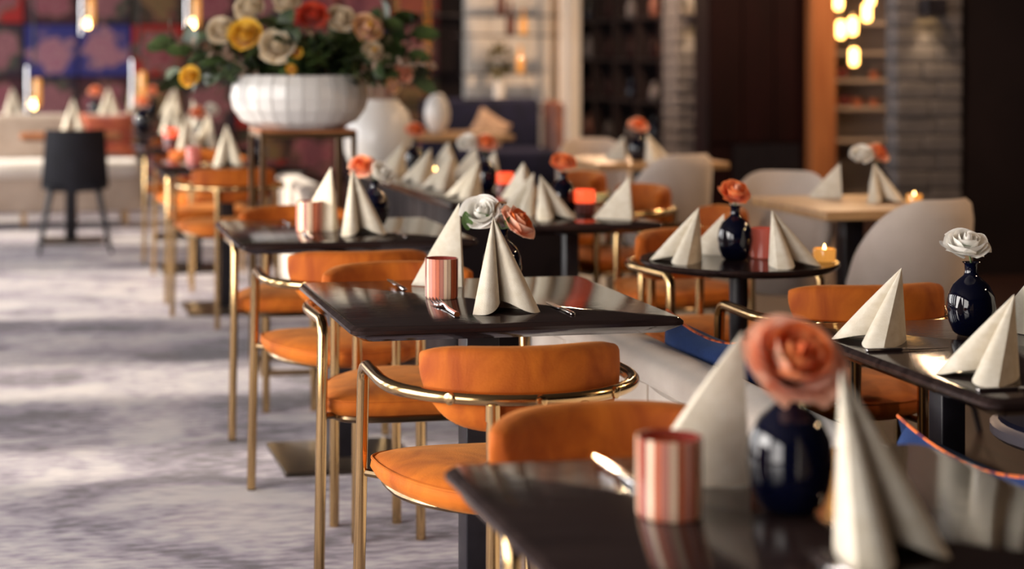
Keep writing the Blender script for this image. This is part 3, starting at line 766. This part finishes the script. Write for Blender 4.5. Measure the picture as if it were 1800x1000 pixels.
# -- focused table
nap('sharp cream napkin with bright side ridge behind the copper candle holder', P(1.04, 4.165), 206)
nap('sharp cream napkin with open folds in front of the white rose', P(1.056, 3.725), 4)
candle('copper mosaic glass candle holder with flame on the sharply focused table', P(.974, 3.948), 'mosaic', 1.0, 11)
v1 = P(1.152, 4.05)
vase('navy glass bud vase half hidden behind the open folded napkin', v1)
vm = v1 + Vector((0, 0, .146))
wr = rose('sharp white rose in the vase on the focused table', vm, v1 + Vector((-.050, .012, .186)), (-.30, -.62, .72), .046, WHITE, True, 2, group='roses in bud vases')
obj('leaf', LEAF, wr, (-.088, .0, .002), (R(78), 0, R(14)), .046)
obj('leaf', LEAF, wr, (.004, -.035, .012), (R(70), 0, R(-160)), .028)
MB().tube(crom([(-.01, 0, .02), (-.016, 0, .055), (-.006, 0, .068), (.012, 0, .066)], 5), .0028, 6).build('dry_stem', M['bark'], wr)
rose('sharp coral orange rose beside the white rose on the focused table', vm, v1 + Vector((.034, -.02, .165)), (.60, -.42, .70), .045, CORAL, True, 1, group='roses in bud vases')
cut('fork', 'steel fork with upright tines in front of the copper candle holder', .938, 3.66, 0, s=1.12)
cut('knife', 'steel knife at the far left of the focused table', .912, 4.07, 0, s=.98)
cut('knife', 'steel knife right of the open folded napkin on the focused table', 1.193, 3.62, 0, s=1.0)
# -- table before the brass stand
nap('cream napkin with ridge just right of the second copper candle holder', P(.960, 5.50), 200)
nap('cream napkin with open folds on the table before the brass stand', P(1.05, 5.36), 14)
candle('second copper candle holder on the table before the brass stand', P(.905, 5.46), 'mosaic', 1.05, 21)
v2 = P(1.155, 5.62)
vase('navy bud vase on the table before the brass stand', v2)
vm = v2 + Vector((0, 0, .146))
rose('coral carnation over the napkins before the brass stand', vm, v2 + Vector((-.045, 0, .20)), (-.3, -.7, .6), .042, CORAL, False, group='roses in bud vases')
rose('white rose drooping right of the coral carnation before the brass stand', vm, v2 + Vector((.022, -.02, .175)), (.4, -.7, .5), .042, WHITE, False, group='roses in bud vases')
cut('fork', 'steel fork at the near left of table before the brass stand', .876, 5.2, 0)
cut('knife', 'steel knife at the rear left of table before the brass stand', .872, 5.66, 0, s=.9)
cut('knife', 'steel knife at the right of table before the brass stand', 1.17, 5.2, 0, s=.95)
# -- tables past the stand
nap('blurred cream napkin left of the flower stand, nearest of that cluster', P(1.01, 8.62), 0)
candle('small pink glass candle holder left of napkin past the flower stand', P(.86, 8.86), 'pink')
vase_rose(t, P(1.20, 8.86), WHITE, 'blurred navy vase under the left of white bowl', 'blurred white rose under the left of white bowl', .19, .042, False, 1.0)
nap('blurred cream napkin second in the cluster left of the white bowl', P(.955, 10.16), 10)
nap('blurred cream napkin in shade, right of the second cluster napkin', P(1.07, 10.22), -25)
candle('red glowing candle glass at the second table past the flower stand', P(.88, 10.52), 'red', 1.15)
v3 = P(1.08, 10.55)
vase('navy vase behind the second cluster napkin', v3)
rose('coral rose behind the second cluster napkin', v3 + Vector((0, 0, .146)), v3 + Vector((-.03, 0, .20)), (0, -.7, .6), .045, CORAL, group='roses in bud vases')
rose('white rose close to the left of the white bowl', v3 + Vector((0, 0, .146)), v3 + Vector((.06, 0, .22)), (.3, -.7, .6), .042, WHITE, group='roses in bud vases')
nap('far cream napkin on the table at the bench end, left one', P(1.02, 12.1), 0, 1.1)
nap('far cream napkin leaning on the table at the bench end, right one', P(1.24, 12.35), 60, 1.1)
vase_rose(t, P(.83, 12.33), CORAL, 'far navy vase at the right end of the cream bench', 'far coral rose at the right end of the cream bench', .215, .05, False, 1.35)
nap('cream napkin rising behind the black shell chair', P(.33, 12.05), 0, 1.2)
# -- tables behind the bench
for i, (x, y, d) in enumerate(((-.62, 15.1, 20), (-.33, 15.25, -30), (-.1, 15.1, 10), (.72, 15.05, 0), (.95, 15.2, 30), (1.28, 15.1, -20))):
    nap(['far napkin at the left edge behind the cream bench', 'far napkin behind the cream bench, second from left edge', 'far napkin behind the cream bench above the black chair', 'far napkin behind the rust cushion, left of two', 'far napkin behind the rust cushion, right of two', 'far napkin behind bench end near hanging lamp'][i], P(x, y), d, 1.25)
vase_rose(t, P(.55+.06, 15.25), CORAL, 'far navy vase behind the bench above rust cushion', 'far coral rose behind the bench above rust cushion', .22, .055, False, 1.2)
vase_rose(t, P(1.12, 15.35), CORAL, 'far navy vase behind bench near the right hanging lamp', 'far coral rose behind bench near the right hanging lamp', .22, .055, False, 1.2)
# -- right edge table
nap('cream napkin opening left at rear corner of the right edge table', P(1.69, 3.185), -82)
nap('cream napkin opening left at near edge of the right edge table', P(1.70, 2.80), -82)
nap('cream napkin cut by the right edge behind the white rose vase', P(2.075, 3.24), 160)
vase_rose(t, P(1.925, 3.235), WHITE, 'navy bud vase at the right edge under the white rose', 'white ruffled rose at the right edge', .187, .044, True, 1.0, (-.012, 0), (-.1, -.40, .92))
cut('knife', 'steel knife by rear napkin on the right edge table', 1.612, 3.085, -90, s=.9)
cut('knife', 'steel knife by near napkin on the right edge table', 1.612, 2.69, -90, s=.9)
# -- round table
nap('cream napkin opening left on the round vase table', P(1.80, 4.50), -75)
nap('small cream napkin half behind the round table vase', P(1.955, 4.655), 200, .8)
nap('cream napkin with open folds right of pink candle glass', P(2.045, 4.36), 20)
vase_rose(t, P(1.965, 4.52), ('p_coralpink', 'p_coral'), 'shiny navy vase on the round table', 'coral pink rose on the round table', .188, .042, False)
candle('pink glass candle holder right of the round table vase', P(2.055, 4.53), 'pink', 1.0)
candle('amber glowing tealight at the right of the round table', P(2.185, 4.42), 'amber', 1.05)
# -- table with red candle
nap('cream napkin left of the red candle, leaning left of three', P(1.75, 5.88), -60)
nap('slim cream napkin directly left of the navy vase by red candle', P(1.80, 5.72), 20)
nap('cream napkin right of the red candle before the pale chair', P(2.045, 5.69), 195)
vase_rose(t, P(1.90, 5.88), ('p_coralred', 'p_coral'), 'navy vase left of the red candle', 'round coral rose left of the red candle', .185, .043)
candle('red glowing candle glass on table left of the pale chairs', P(1.96, 5.82), 'red', 1.0)
# -- communal table
for lab, x, y, d in (('napkin row, farthest leaning napkin on the communal table', 1.73, 7.95, -70), ('napkin row, second farthest leaning napkin on the communal table', 1.74, 7.45, -72), ('napkin row, third farthest leaning napkin on the communal table', 1.74, 7.05, -70), ('napkin row, leaning napkin below the far coral rose', 1.74, 6.62, -72), ('upright napkin right of the communal table candle', 1.93, 6.50, 170), ('upright napkin at far right side of the communal table, nearer', 2.02, 7.3, 190), ('upright napkin at far right side of the communal table, farther', 2.0, 8.02, 180), ('upright napkin behind the row on communal table, middle', 2.02, 7.65, 200)):
    nap(lab, P(x, y), d)
vase_rose(t, P(1.90, 6.93), CORAL, 'navy vase on the communal table by the red candle', 'coral rose above the communal table candle', .20, .045)
rose('pale rose left of the coral rose on the communal table', P(1.90, 6.93) + Vector((0, 0, .146)), P(1.82, 6.93) + Vector((0, 0, .20)), (-.4, -.6, .6), .042, WHITE, group='roses in bud vases')
vase_rose(t, P(1.86, 8.08), CORAL, 'farthest navy vase on the communal table', 'farthest coral rose on the communal table', .20, .045)
candle('red candle glass on the communal table', P(1.93, 6.74), 'red', .95)
candle('small amber tealight among the communal table napkins', P(1.85, 7.62), 'amber', 1.1)
# -- wooden tables
nap('cream napkin left on the wooden table at right', P(3.16, 6.34), 195, .95)
nap('cream napkin right on the wooden table at right, before roses', P(3.26, 6.12), 0)
v5 = P(3.33, 6.26)
vase('navy vase on the wooden table at right', v5, .9)
rose('white rose on the wooden table at right', v5 + Vector((0, 0, .13)), v5 + Vector((-.075, .0, .175)), (-.3, -.6, .7), .045, WHITE, group='roses in bud vases')
rose('coral rose on the wooden table at right', v5 + Vector((0, 0, .13)), v5 + Vector((.01, .03, .18)), (.3, -.6, .7), .045, CORAL, group='roses in bud vases')
candle('small amber tealight on the wooden table at right', P(3.345, 6.02), 'amber', 1.0)
nap('cream napkin left of the vase on far wooden table', P(3.13, 8.72), 190, .9)
nap('cream napkin right of the vase on far wooden table', P(3.25, 8.50), 30)
vase_rose(t, P(3.20, 8.62), CORAL, 'navy vase on the far wooden table', 'coral rose on the far wooden table', .19, .048, False, 1.05)

# ------------------------------------------------------------------ white pots farther back
t = thing('white_planter', 'big round white planter with dried grasses behind the bowl', 'planter', (2.02, 9.7, 0))
MB().lathe([(.17, 0), (.18, .02), (.18, .60), (.17, .62)], 28).build('plinth', M['dark_wall'], t)
MB().lathe([(.10, .62), (.16, .65), (.20, .75), (.205, .86), (.17, .98), (.12, 1.03), (.11, 1.05), (.10, 1.04), (.10, .98), (.001, .9)], 32, cap1=False).build('pot', M['ceramic'], t)
rnd = random.Random(3); g = MB()
for k in range(46):
    a = rnd.uniform(0, 2*PI); tl = rnd.uniform(.05, .30); hh = rnd.uniform(.12, .34)
    p0 = Vector((.05*math.cos(a), .05*math.sin(a), 1.0)); p2 = Vector((tl*math.cos(a), tl*math.sin(a), 1.03 + hh))
    g.tube(crom([p0, (p0 + p2) / 2 + Vector((0, 0, .05)), p2], 3), [.003]*6 + [.002], 4)
    for q in range(5):
        g.tube([p2 + Vector((rnd.uniform(-.02, .02), rnd.uniform(-.02, .02), -.03 + .012*q)), p2 + Vector((rnd.uniform(-.035, .035), rnd.uniform(-.035, .035), .01*q))], [.006, .002], 4)
tag(g.build('dried_grass', M['dry'], t), kind='stuff')
t = thing('oval_vase', 'slender oval white vase on the far wooden table', 'vase', (2.84, 11.64, TZ))
MB().lathe([(.03, 0), (.055, .02), (.085, .09), (.090, .15), (.075, .22), (.045, .265), (.028, .28), (.024, .275), (.03, .25), (.001, .2)], 28, cap1=False).build('vase_body', M['ceramic'], t)
candle('small amber tealight left of the oval white vase', P(2.66, 11.55), 'amber', 1.3)

# ------------------------------------------------------------------ bouquet in the white bowl
BC = Vector((SX - .01, SY, 1.21))
def bowl_rose(lab, px, py, dd, rad, cols):
    rad *= 1.15; c = PD(px, py, 7.12 + dd); f = (c - (BC - Vector((0, 0, .08)))).normalized() * .6 + Vector((-.05, -.75, .25))
    foot = BC + Vector(((c.x - BC.x) * .25, (c.y - BC.y) * .25, 0))
    return rose(lab, foot, c, f, rad, cols, False, 0, 'bouquet_rose', 'flower', 'roses of the big bouquet')
for a in (('cream rose bud at the left of the big bouquet', 388, 52, -.12, .050, ('p_cream',)),
          ('yellow rose at the left of the big bouquet', 430, 62, -.18, .056, ('p_yellow',)),
          ('open cream rose low at the centre of the bouquet', 487, 80, -.22, .062, ('p_cream',)),
          ('cream rose at top left of the big bouquet', 438, 14, -.05, .054, ('p_cream',)),
          ('red rose with yellow edge at top of the bouquet', 551, 26, -.12, .052, ('p_red',)),
          ('pale cream rose at top centre of the bouquet', 505, 4, .02, .05, ('p_cream',)),
          ('cream rose right of the red rose in bouquet', 600, 32, -.08, .052, ('p_cream',)),
          ('yellow and pink rose at the right of the bouquet', 645, 50, -.1, .054, ('p_yellow', 'p_pink')),
          ('small yellow bloom at lower right of the bouquet', 655, 90, -.05, .036, ('p_yellow', 'p_cream')),
          ('drooping yellow bloom hanging at far left of the bouquet', 333, 135, -.1, .036, ('p_yellow',)),
          ('small pink bud at the lip of the white bowl', 512, 122, -.26, .018, ('p_pink', 'p_yellow')),
          ('small coral bud beside the open cream rose', 521, 92, -.22, .020, ('p_coralpink', 'p_yellow')),
          ('dusty pink bloom at far right of the bouquet', 708, 128, .0, .036, ('p_coralpink',)),
          ('small dusty pink bloom below the far right of the bouquet', 690, 150, -.05, .028, ('p_pink',))): bowl_rose(*a)
rnd = random.Random(12)
def sprig_mesh(mt, L_, n, lw, seed):
    r2 = random.Random(seed); b = MB(); lv = leaf_mesh(1, .34)
    pts = crom([(0, 0, 0), (.04*L_, 0, .5*L_), (.20*L_, 0, .95*L_)], 6); b.tube(pts, .0022, 5)
    for k in range(n):
        p = pts[int(2 + (len(pts) - 3) * k / max(1, n - 1))]; s = lw * r2.uniform(.7, 1.2)
        A = Matrix.Translation(p) @ Euler((r2.uniform(.2, 1.1), r2.uniform(-.4, .4), k * 2.4 + r2.uniform(-.4, .4))).to_matrix().to_4x4() @ Matrix.Scale(s, 4)
        b.add([A @ Vector(q) for q in lv.v], lv.f)
    return b.mesh('leafy_sprig', M[mt], 80)
SPR = [sprig_mesh('leaf', .24, 13, .075, 1), sprig_mesh('leaf', .20, 11, .065, 2), sprig_mesh('leaf2', .20, 9, .05, 3), sprig_mesh('dry', .26, 14, .03, 4)]
for k in range(66):
    a = rnd.uniform(0, 2*PI); tl = rnd.uniform(.2, 1.5); kk = rnd.choices((0, 1, 2, 3), (5, 5, 1, 3))[0]
    if abs(math.sin(a)) > .75 and tl > .8: tl *= .55
    o = obj('leafy_sprig', SPR[kk], None, BC + Vector((.16*math.cos(a)*min(tl, 1), .16*math.sin(a)*min(tl, 1), -.01)), (0, tl * .95, a), rnd.uniform(.9, 1.4) * (.62 if tl < .6 else 1.25 if abs(math.cos(a)) > .75 else 1))
    tag(o, ('dark green leafy sprig', 'dark green leafy sprig', 'fresh green leafy sprig', 'dry brown wispy sprig')[kk] + (' standing up amid the roses of the bowl bouquet' if tl < .6 else ' spreading %s from the white bowl' % ('right' if math.cos(a) > .6 else 'left' if math.cos(a) < -.6 else 'forward' if math.sin(a) < 0 else 'backward')), 'foliage', 'sprigs of the big bouquet')

# ------------------------------------------------------------------ shelving, cabinet and niche at the back
t = thing('shelf_rack', 'gold and black shelf rack before the white back wall', 'shelf', (3.6, 16.5, 0))
for x in (.02, .34, 1.66):
    for y in (0, .13): MB().box(x - .014, x + .014, y - .014, y + .014, 0, 2.6).build('post', M['brass'], t, 0)
for z, a, b in ((1.69, .2, 1.7), (1.49, .62, 1.7), (1.10, .70, 1.45), (.75, .02, 1.68), (2.1, .02, 1.68)):
    m_ = MB(); rbox(m_, a, b, -.26 if z < 1 else -.02, .15, z - .018, z, .004, .003); m_.build('shelf_board', M['black_metal'], t)
t = thing('shelf_plant', 'round green plant in tall white vase on the back shelf', 'plant', (4.62, 16.36, .7505))
MB().lathe([(.05, 0), (.065, .03), (.06, .16), (.04, .28), (.03, .34), (.036, .36)], 18).build('vase_body', M['ceramic'], t)
b = MB(); lv = leaf_mesh(1, .4); r2 = random.Random(8)
for k in range(170):
    d = Vector((r2.gauss(0, 1), r2.gauss(0, 1), r2.gauss(0, .8))).normalized() * r2.uniform(.07, .155)
    A = Matrix.Translation(d + Vector((0, 0, .48))) @ d.to_track_quat('Y', 'Z').to_matrix().to_4x4() @ Matrix.Scale(.06, 4); b.add([A @ Vector(q) for q in lv.v], lv.f)
tag(b.build('foliage', noisy(mat('olive_leaf', (.12, .10, .02), .6), (.07, .075, .015), (.17, .11, .02), (10, 10, 10)), t, 80), kind='stuff')
def bottle(label, x, y, z, s, mt):
    o = MB().lathe([(.03, 0), (.04, .01), (.042, .13), (.036, .16), (.016, .20), (.014, .27), (.018, .28)], 16).build('bottle', M[mt], None, 50, (x, y, z)); o.scale = (s,)*3
    tag(o, label, 'bottle', 'bottles on the back shelves')
bottle('tall dark bottle on the upper back shelf, left', 4.80, 16.56, 1.4905, 1.2, 'brown_lea')
bottle('amber glass lamp on the upper back shelf, right', 4.93, 16.56, 1.4905, .9, 'amber')  # amber glass lamp built on the bottle profile
bottle('amber glass lamp on the lower back shelf beside the plant', 4.90, 16.56, 1.1005, 1.0, 'amber')  # glowing amber lamp, uses the same bottle profile
bottle('squat brown bottle on the topmost back shelf', 4.70, 16.56, 1.6905, 1.1, 'brown_lea')
t = thing('display_cabinet', 'dark glazed display cabinet between white wall and stone pillar', 'cabinet', (5.79, 15.0, 0))
MB().box(.20, .22, 0, 2.6, 0, 2.7).build('back_board', M['maroon'], t, 0)
for k in range(5): MB().box(0, .21, k * .635, k * .635 + .04, 0, 2.7).build('upright', M['dark_wall'], t, 0)
for z in (.02, .42, .82, 1.22, 1.62, 2.02, 2.66): MB().box(.01, .21, 0, 2.58, z, z + .03).build('shelf_board', M['dark_wall'], t, 0)
r2 = random.Random(5)
for k in range(4):
    for z in (.45, .85, 1.25, 1.65):
        for j in range(2):
            mt = r2.choice(('darkred', 'maroon', 'navy_glass', 'brown_lea', 'stone', 'maroon', 'mortar'))
            o = MB().lathe([(.03, 0), (.05, .02), (.055, .12), (.03, .19), (.02, .24), (.025, .26)], 14).build('jar', M[mt], None, 50, (5.895, 15.0 + k * .635 + .2 + j * .24, z + .0008)); o.scale = (.9, .9, r2.uniform(.7, 1.1))
            tag(o, 'dim %s jar in dark cabinet, %s shelf, %s bay, %s one' % ({'darkred': 'dark red', 'brown_lea': 'brown', 'navy_glass': 'navy', 'rust': 'rust red', 'ceramic': 'white', 'stone': 'grey', 'maroon': 'maroon', 'mortar': 'charcoal'}[mt], {.45: 'lowest', .85: 'second', 1.25: 'third', 1.65: 'top'}[z], ('nearest', 'second', 'third', 'farthest')[k], ('near', 'far')[j]), 'jar', 'jars in the dark display cabinet')
# niche shelves with copper ware
t = thing('niche_shelf', 'grey shelves in the lit niche behind glowing pendants', 'shelf', (6.24, 12.62, 0))
for z in (.62, .88, 1.10, 1.32, 1.56, 1.80, 2.1): MB().box(0, .9, 0, .27, z - .02, z).build('shelf_board', M['taupe_vel'], t, 0)
for x in (0, .88): MB().box(x, x + .02, 0, .27, 0, 2.3).build('side_panel', M['taupe_vel'], t, 0)
cp = mat('copper_ware', (.60, .20, .10), .3, .8)
for k, (x, z, s, lab) in enumerate(((6.36, .88, 1, 'copper bowl on low niche shelf, leftmost'), (6.47, .88, 1.1, 'dark red copper bowl on low niche shelf, second from left'), (6.58, .88, .9, 'copper bowl on low niche shelf, third from left'), (6.44, 1.10, 1.2, 'rust red bowl on middle niche shelf, left'), (6.72, 1.10, .8, 'small copper bowl on middle niche shelf, right'), (6.72, .88, .8, 'small copper bowl on low niche shelf, rightmost'))):
    o = MB().lathe([(.02, 0), (.04, .01), (.052, .05), (.05, .075), (.044, .075), (.04, .03), (.001, .015)], 18, cap1=False).build('copper_bowl', M['darkred'] if k in (1, 3) else cp, None, 50, (x, 12.74, z + .0008)); o.scale = (s,)*3
    tag(o, lab, 'bowl', 'bowls in the niche')

# ------------------------------------------------------------------ lamps
def pendant(label, px, py, yc, kind):
    p = PD(px, py, yc)
    if kind == 'tube':
        t = thing('tube_pendant', label, 'pendant lamp', p, 0, 'glowing tube pendants')
        MB().lathe([(.001, -.062), (.022, -.055), (.028, -.04), (.028, .04), (.022, .055), (.001, .062)], 16).build('glass_tube', M['warmtube'], t)
        MB().lathe([(.012, .058), (.014, .085)], 12).build('cap', M['brass'], t)
        MB().tube([(0, 0, .085), (0, 0, H - p.z - .001)], .003, 6).build('cord', M['black_metal'], t)
    else:
        t = thing('candle_pendant', label, 'pendant lamp', p, 0, 'hanging lamps over the far bench')
        MB().lathe([(.020, -.05), (.030, -.02), (.030, .17), (.024, .19)], 16, (.03, 0, .03), cap0=False, cap1=False).build('amber_sleeve', M['amber'], t)
        MB().lathe([(.001, -.038), (.016, -.022), (.022, 0), (.016, .024), (.008, .045)], 16).build('bulb', M['bulb'] if kind == 'lit' else M['amber'], t)
        MB().tube([(-.055, 0, -.09), (-.055, 0, .32)], .014, 10).build('chrome_tube', M['chrome'], t)
        MB().tube([(-.055, 0, .30), (0, 0, .33), (.0, 0, H - p.z - .001)], .010, 8).build('rod', M['black_metal'], t)
        MB().tube([(-.055, 0, .20), (0, 0, .20), (0, 0, .04)], .006, 6).build('bracket', M['brass'], t)
    return t
pendant('hanging lamp with lit bulb high at the upper left', 155, 42, 14.2, 'lit')
pendant('hanging lamp with lit bulb low at the far left', 60, 184, 14.2, 'lit')
pendant('hanging lamp with lit bulb just left of the bouquet', 340, 42, 14.2, 'lit')
pendant('hanging lamp with unlit amber glass above the bench end', 244, 172, 14.2, 'unlit')
for i, (px, py) in enumerate(((1478, 52), (1499, 46), (1501, 100), (1474, 2), (1524, 22), (1530, -6))):
    pendant(('glowing tube pendant, left of the middle pair', 'glowing tube pendant, right of the middle pair', 'lowest glowing tube pendant', 'glowing tube pendant at the top left, cut by the frame', 'glowing tube pendant at the right of the cluster', 'glowing tube pendant at the top right, cut by the frame')[i], px, py, 11.6, 'tube')
def wall_lamp(label, x, y, z, power):
    t = thing('wall_lamp', label, 'wall lamp', (x, y, z))
    m_ = MB(); m_.box(-.055, .055, -.12, 0, -.045, -.04); m_.box(-.055, .055, -.12, 0, .04, .045)
    for a in (-.055, .05): m_.box(a, a + .005, -.12, 0, -.045, .045)
    m_ = MB(); m_.box(-.058, .058, -.115, -.110, -.05, .05); m_.box(-.058, .058, -.008, 0, -.05, .05); m_.box(-.058, -.053, -.115, 0, -.05, .05); m_.box(.053, .058, -.115, 0, -.05, .05)
    m_.build('housing', M['black_metal'], t, 0)
    MB().box(-.05, .05, -.108, -.01, -.005, .005).build('lamp_panel', M['bulb'], t, 0)
    for sgn in (1, -1):
        l = bpy.data.lights.new('wall_lamp_beam', 'SPOT'); l.energy = power; l.color = (1, .72, .42); l.spot_size = R(75); l.spot_blend = .4; l.shadow_soft_size = .02
        o = bpy.data.objects.new('wall_lamp_beam', l); C.objects.link(o); o.parent = t; o.location = (0, -.06, sgn * .055); o.rotation_euler = (0 if sgn < 0 else PI, 0, 0)
wall_lamp('black up and down wall lamp on the far stone pillar', 5.93, 14.61, 1.60, 6)
wall_lamp('black up and down wall lamp on the near stone pillar', 5.19, 9.19, 1.585, 5)
# unseen ceiling lights added as warm fill over the right half of the room
for x, y, e, lab in ((5.2, 2.4, 48, 'added ceiling fill light over the right side, nearest'), (5.6, 5.2, 48, 'added ceiling fill light over the right side, second'), (5.3, 11.0, 26, 'added ceiling fill light before the maroon panel'), (4.4, 8.4, 40, 'added ceiling fill light before the near stone pillar'), (6.7, 11.6, 40, 'added ceiling fill light before the niche'), (4.9, 14.2, 130, 'added ceiling fill light before the white back wall')):
    t = thing('added_ceiling_light', lab, 'added fill light', (x, y, H), 0, 'added ceiling fill lights')
    MB().lathe([(.11, -.03), (.12, -.025), (.12, 0), (.10, 0), (.10, -.03)], 24, cap0=False, cap1=False).build('ring', M['black_metal'], t)
    MB().lathe([(.001, -.012), (.10, -.012), (.10, -.008), (.001, -.008)], 24).build('lens', M['bulb'], t)
    l = bpy.data.lights.new('added_fill', 'AREA'); l.shape = 'DISK'; l.size = .2; l.energy = e; l.color = (1, .66, .40)
    o = bpy.data.objects.new('added_fill', l); C.objects.link(o); o.parent = t; o.location = (0, 0, -.035)
